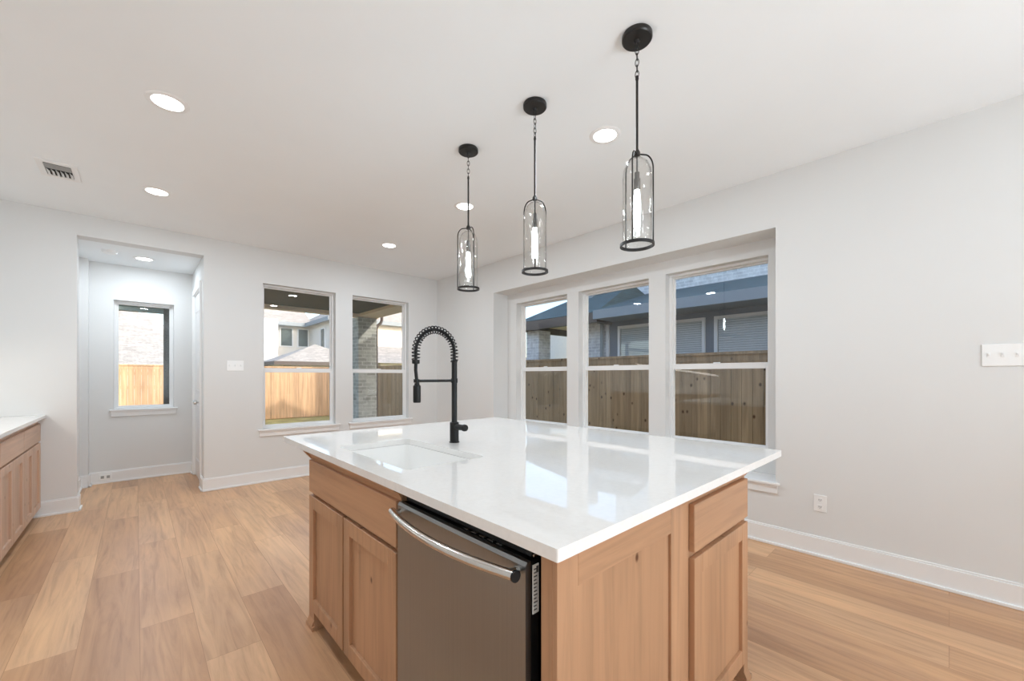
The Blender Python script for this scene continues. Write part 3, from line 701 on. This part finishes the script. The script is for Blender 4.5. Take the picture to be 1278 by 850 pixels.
# outlet laid sideways in the hall baseboard
t = thing('baseboard_outlet', (-.27, NYB-.015, .07), 'small white outlet set sideways in the hall baseboard', 'outlet')
MB().box(-.325, -.215, NYB-.022, NYB-.015, .040, .108, .002, 1).build('cover_plate', 'plate', t)
for u in (-.295, -.245): MB().box(u-.014, u+.014, NYB-.024, NYB-.0215, .058, .090, .001, 1).build('receptacle', 'duct_grey', t)

# ================================================================== outdoors
GZ = -.19
tag(MB().box(-40, 60, -40, 80, GZ-.3, GZ).build('lawn', 'grass'), 'dry yellow-green grass of the back yard', 'grass', kind='stuff')
struct(MB().box(-1.5, 4.4, YB+.17, 9.35, GZ-.05, -.12).build('patio_slab', 'concrete'), 'concrete slab of the covered patio', 'patio')
# own house shell above and around
struct(MB().box(XL-.2, XL-.205, YF-.2, YB+.16, GZ+.01, 3).box(BX+.001, BX+.16, YF-.2, .6, GZ+.01, 3).box(BX+.001, BX+.16, 4.5, YB+.16, GZ+.01, 3).box(BX+.001, BX+.16, .6, 4.5, GZ+.01, .2).box(BX+.001, BX+.16, .6, 4.5, 2.7, 3).box(XR+.02, BX+.16, YB+.001, YB+.17, GZ+.01, 3).build('exterior_wall_right', 'exterior_wall'), 'outer skin of the house', 'wall')
# patio cover
t = thing('patio_cover', (2.2, 7.4, 2.6), 'dark covered-patio roof outside the two back windows', 'patio cover')
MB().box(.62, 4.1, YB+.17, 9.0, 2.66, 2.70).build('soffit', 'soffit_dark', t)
MB().box(.30, 4.2, YB+.17, 9.2, 2.84, 2.9).build('roof', 'roof_grey', t)
MB().box(.30, 4.08, 8.92, 9.10, 2.585, 2.84).build('beam', 'beam_tan', t, 'tan front beam')
MB().box(3.62, 4.06, YB+.17, 8.92, 2.60, 2.84).build('side_beam', 'beam_tan', t)
MB().box(3.55, 4.16, YB+.17, 9.16, 2.84, 2.90).build('gutter', 'fascia_brown', t)
t2 = thing('patio_light', (2.12, 7.95, 2.66), 'round recessed light in the dark patio soffit', 'ceiling light')
def onz(u, v, z):
    s_, c_ = math.sin(.7475), math.cos(.7475); X = (u-639)/505.68; d_ = (X*c_+s_, -X*s_+c_, -(v-469.5)/505.68); k = (z-1.27)/d_[2]; return d_[0]*k, d_[1]*k
lx, ly = 1.98, 7.6
MB().lathe((lx, ly, 2.66), [(.06, -.001), (.062, -.006), (.09, -.004), (.09, 0), (.06, 0)], 28).build('trim_ring', 'trim', t2)
MB().lathe((lx, ly, 2.66), [(0, -.004), (.062, -.004), (.062, -.001), (0, -.001)], 28).build('lens', 'can_glow', t2)
t2.location = (0, 0, 0)
tag(MB().box(3.61, 4.03, 8.90, 9.32, GZ+.05, 2.585).build('patio_column', 'brick_grey'), 'grey brick patio column seen through the right back window', 'column')
m = MB().tube([(4.20, 9.0, 2.82), (4.20, 9.0, 2.58), (4.17, 9.0, 2.50), (4.10, 9.0, 2.44), (4.067, 9.0, 2.36), (4.067, 9.0, GZ)], .034, 8)
tag(m.build('downspout', 'fascia_brown'), 'brown gutter downspout beside the patio column', 'downspout')
tag(MB().box(.335, .435, 8.95, 9.07, GZ+.05, 2.585).build('patio_post', 'post_dark'), 'dark patio post at the right side of the hall window view', 'post')
m = MB().box(-2.6, .335, 8.95, 9.10, 2.325, 2.405).box(-2.6, .335, 8.90, 9.14, 2.405, 2.43)
tag(m.build('trellis_beam', 'teal_beam'), 'grey-green beam crossing the top of the hall window view', 'beam')

# fences
def fence(name, axis, p, a, b, z1, mat, label, front, cap=True):
    c = ((a+b)/2, p, GZ) if axis == 'x' else (p, (a+b)/2, GZ)
    t = thing(name, c, label, 'fence', None)
    m = MB(); u = a; k = 0
    def B(m, ua, ub, d0, d1, za, zb):
        if axis == 'x': m.box(ua, ub, p+front*d0, p+front*d1, za, zb)
        else: m.box(p+front*d0, p+front*d1, ua, ub, za, zb)
    while u < b:
        j = random.uniform(0, .006); B(m, u+.002, u+.138, j, .018+j, GZ+.03, z1-.04+random.uniform(-.004, .004)); u += .14
    m.build('picket_panel', mat, t)
    m = MB(); B(m, a, b, -.09, -.0, GZ+.01, GZ+.15)
    for z in (GZ+.4, GZ+1.1, z1-.3): B(m, a, b, -.06, -.001, z, z+.09)
    m.build('rail', mat, t)
    m = MB(); B(m, a, b, -.08, .055, z1-.04, z1); B(m, a, b, .012, .030, z1-.13, z1-.04); m.build('cap_rail', mat, t)
    u = a+.6
    while u < b: m = MB(); B(m, u, u+.09, -.15, -.061, GZ, z1-.05); m.build('post', mat, t); u += 2.4
    return t
fence('wooden_fence', 'x', 15.5, -9, 6.15, 1.60, 'cedar_new', 'sunlit new cedar fence across the back of the yard', -1)
fence('wooden_fence', 'y', 6.25, -6, 15.75, 1.62, 'cedar_knotty', 'knotty brown cedar fence outside the three recessed windows', -1)

# houses: neighbour beyond the right fence
nb = thing('neighbor_house', (9.5, 1, GZ), 'blue-grey neighbouring house close behind the knotty side fence', 'house')
MB().box(7.62, 9.05, -18, 5.06, GZ, 2.62).build('lower_wall', 'siding_blue', nb)
MB().box(7.58, 9.05, 5.12, 5.80, GZ, 2.62).build('brick_wing', 'brick_white', nb, 'pale brick corner wall')
MB().box(7.57, 7.68, 5.06, 5.13, GZ, 2.50).build('corner_trim', 'white_paint', nb)
MB().tube([(7.52, 5.20, 2.55), (7.52, 5.20, GZ)], .04, 8).build('downspout', 'fascia_blue', nb)
MB().box(9.05, 16, -18, -5.5, GZ, 8.4).box(9.05, 16, -5.5, 5.3, GZ, 4.3).box(9.05, 16, 5.3, 5.84, GZ, 6.6).build('upper_wall_shade_blocks', 'brick_white', nb, 'pale brick upper storey with unseen taller blocks added for shade')  # tall end blocks added to keep sun off the windows and shade the fence
m = MB(); m.prism([(6.92, -18, 2.62), (9.06, -18, 3.26), (9.06, -18, 3.18), (6.92, -18, 2.56)], (0, 22.98, 0)); m.build('porch_roof', 'roof_blue', nb)
MB().box(6.88, 6.94, -18.0, 4.98, 2.44, 2.62).build('fascia', 'fascia_blue', nb)
MB().box(6.94, 7.62, -18.0, 4.98, 2.45, 2.47).build('soffit', 'fascia_blue', nb)
# far hipped porch
m = MB(); ex0, ex1, ey0, ey1, ez = 7.05, 11.2, 5.0, 7.45, 2.62
A = (ex0, ey0, ez); B_ = (ex1, ey0, ez); C_ = (ex1, ey1, ez); D_ = (ex0, ey1, ez); R1 = (8.4, ey0, 3.42); R2 = (8.4, 6.0, 3.42)
m.poly([A, D_, R2, R1]); m.poly([D_, C_, R2]); m.poly([C_, B_, R1, R2]); m.poly([A, R1, B_]); m.poly([A, B_, C_, D_]); m.build('hip_roof', 'roof_blue', nb)
MB().cells('z', 2.40, 2.61, (ex0, ex1), (ey0, ey1), [(ex0+.1, ex1-.1, ey0+.1, ey1-.1)]).build('hip_fascia', 'fascia_brown', nb)
MB().box(ex0+.101, ex1-.101, ey0+.101, ey1-.101, 2.56, 2.60).build('porch_ceiling', 'beam_tan', nb)
MB().box(7.35, 7.78, 6.95, 7.38, GZ, 2.41).build('porch_column', 'brick_white', nb, 'white brick porch column')
MB().box(7.9, 8.15, 5.75, 6.0, 3.0, 3.62).build('chimney', 'fascia_blue', nb)
m = MB(); m.prism([(8.7, -18.3, 8.35), (12.5, -18.3, 10.6), (16.3, -18.3, 8.35)], (0, 12.9, 0)); m.box(8.8, 16.3, -5.5, 5.3, 4.3, 4.42).box(8.95, 16.3, 5.3, 6.0, 6.6, 6.72); m.build('main_roof', 'roof_blue', nb)  # unseen roofs; the gable caps the added sun-blocking part
def nwin(y0, y1, z0, z1):
    f = MB().cells('x', 7.575, 7.625, (y0, y1), (z0, z1), [(y0+.055, y1-.055, z0+.055, z1-.055)]).build('window', 'white_paint', nb, 'white-framed window with closed blinds')
    MB().box(7.596, 7.600, y0+.056, y1-.056, z0+.056, z1-.056).build('pane', 'pane', f)
    MB().box(7.614, 7.619, y0+.056, y1-.056, z0+.056, z1-.056).build('blind_backing', 'blind_backing', f)
    m = MB(); z = z0+.08
    while z < z1-.07: m.prism([(7.603, y0+.07, z), (7.604, y0+.07, z+.002), (7.613, y0+.07, z+.034), (7.612, y0+.07, z+.032)], (0, y1-y0-.14, 0)); z += .04
    m.build('blind', 'blind', f)
nwin(3.95, 4.84, .9, 2.34); nwin(3.02, 3.92, .9, 2.34); nwin(1.90, 2.86, .9, 2.34); nwin(.85, 1.82, .9, 2.34)

# house behind the back fence: two storeys with wings
hb = thing('rear_house', (8, 26, GZ), 'cream two-storey house behind the back fence, seen through the left back window', 'house')
MB().box(5.5, 7.5, 25.8, 30, GZ, 4.35).build('wall', 'stucco_white', hb)
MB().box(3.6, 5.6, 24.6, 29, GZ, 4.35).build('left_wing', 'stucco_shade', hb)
MB().box(7.5, 12.0, 21.8, 30, GZ, 4.35).build('right_wing', 'stucco_white', hb)
m = MB(); m.prism([(3.2, 25.3, 4.30), (3.2, 29.5, 6.5), (3.2, 33, 4.3)], (4.4, 0, 0)); m.build('roof', 'roof_cream', hb)
m = MB(); m.poly([(7.2, 21.4, 4.32), (9.8, 24.0, 5.8), (9.8, 30, 5.8), (7.2, 30, 4.32)]); m.poly([(7.2, 21.4, 4.32), (12.3, 21.4, 4.32), (9.8, 24.0, 5.8)]); m.poly([(12.3, 21.4, 4.32), (12.3, 30, 4.32), (9.8, 30, 5.8), (9.8, 24.0, 5.8)]); m.poly([(7.2, 21.4, 4.30), (12.3, 21.4, 4.30), (12.3, 30, 4.30), (7.2, 30, 4.30)]); m.build('wing_roof', 'roof_cream', hb)
m = MB().box(3.2, 7.2, 25.22, 25.34, 4.12, 4.32).box(7.12, 7.24, 21.4, 25.3, 4.12, 4.33).box(7.2, 12.3, 21.32, 21.44, 4.12, 4.33); m.build('fascia', 'fascia_blue', hb)
for x0, x1 in ((6.0, 6.58), (6.92, 7.42)):
    f = MB().cells('y', 25.74, 25.80, (x0-.06, x1+.06), (2.95, 4.05), [(x0, x1, 3.01, 3.99)]).build('window', 'white_paint', hb); MB().box(x0, x1, 25.76, 25.78, 3.01, 3.99).build('pane', 'dark_window', f)
f = MB().cells('x', 7.44, 7.5, (22.9, 23.6), (2.3, 3.9), [(22.96, 23.54, 2.36, 3.84)]).build('window', 'white_paint', hb); MB().box(7.46, 7.48, 22.96, 23.54, 2.36, 3.84).build('pane', 'dark_window', f)
f = MB().cells('y', 24.54, 24.6, (4.9, 5.2), (2.5, 4.0), [(4.95, 5.15, 2.55, 3.95)]).build('window', 'white_paint', hb); MB().box(4.95, 5.15, 24.56, 24.58, 2.55, 3.95).build('pane', 'stucco_shade', f)
# low hip-roofed part in front of it
lb = thing('rear_garage', (7, 20, GZ), 'low cream-roofed garage between the back fence and the two-storey house', 'garage')
MB().box(4.4, 7.2, 18.3, 21.2, GZ, 1.85).build('wall', 'stucco_white', lb)
m = MB(); a, b, c_, d_ = (4.0, 18.0, 1.86), (7.9, 18.0, 1.86), (7.9, 21.2, 1.86), (4.0, 21.2, 1.86); p_ = (5.95, 19.6, 2.72)
for q in ((a, b, p_), (b, c_, p_), (c_, d_, p_), (d_, a, p_)): m.poly(q)
m.poly((a, b, c_, d_)); m.build('roof', 'roof_cream', lb)
MB().cells('z', 1.72, 1.87, (3.96, 7.94), (17.96, 21.24), [(4.1, 7.8, 18.1, 21.1)]).build('gutter', 'fascia_brown', lb)
# house seen through the hall window
hc = thing('gabled_house', (-3, 26, GZ), 'house with a pale grey shingle roof seen through the narrow hall window', 'house')
MB().box(-9, 1.9, 21, 30, GZ, 1.60).build('wall', 'stucco_white', hc)
m = MB(); e0, e1 = -9.4, 3.3; a, b, c_, d_ = (e0, 20.6, 1.70), (e1, 20.6, 1.70), (e1, 30.4, 1.70), (e0, 30.4, 1.70); r1, r2 = (-4.6, 25.5, 5.6), (-2.2, 25.5, 5.6)
m.poly((a, b, r2, r1)); m.poly((b, c_, r2)); m.poly((c_, d_, r1, r2)); m.poly((d_, a, r1)); m.poly((a, b, c_, d_)); m.build('roof', 'roof_grey', hc)
MB().cells('z', 1.55, 1.71, (e0-.04, e1+.04), (20.56, 30.44), [(e0+.2, e1-.2, 20.8, 30.2)]).build('fascia', 'white_paint', hc)
# house seen through the right back window
hd = thing('side_rear_house', (15, 26, GZ), 'cream house with two roof levels seen through the right back window', 'house')
MB().box(12.9, 24, 27, 34, GZ, 4.5).build('wall', 'stucco_white', hd)
m = MB(); m.prism([(12.45, 26.6, 4.45), (12.45, 31, 6.9), (12.45, 35, 4.45)], (13, 0, 0)); m.build('roof', 'roof_cream', hd)
MB().box(12.45, 25, 26.52, 26.66, 4.22, 4.46).build('fascia', 'fascia_blue', hd)
m = MB(); m.prism([(12.4, 20.0, 1.9), (12.4, 26.5, 4.1), (12.4, 26.5, 1.9)], (9, 0, 0)); m.prism([(8.2, 18.2, 1.9), (8.2, 21.2, 2.9), (8.2, 21.2, 1.9)], (12, 0, 0)); m.build('lower_roof', 'roof_cream', hd)
MB().box(8.6, 20.6, 18.6, 21.15, GZ, 1.9).box(12.6, 20.6, 21.2, 26.45, GZ, 1.9).build('lower_wall', 'stucco_white', hd)
MB().tube([(13.0, 24.0, 3.1), (13.0, 24.0, 3.5)], .06, 8).build('vent_pipe', 'fascia_brown', hd)
# far house beyond the neighbour's porch
he = thing('far_house', (27, 16, GZ), 'beige house far behind the neighbour porch columns', 'house')
MB().box(21, 34, 12.5, 19.0, GZ, 4.8).build('wall', 'stucco_white', he)
m = MB(); m.prism([(20.6, 12.1, 4.75), (20.6, 15.7, 6.6), (20.6, 19.4, 4.75)], (14, 0, 0)); m.build('roof', 'roof_cream', he)
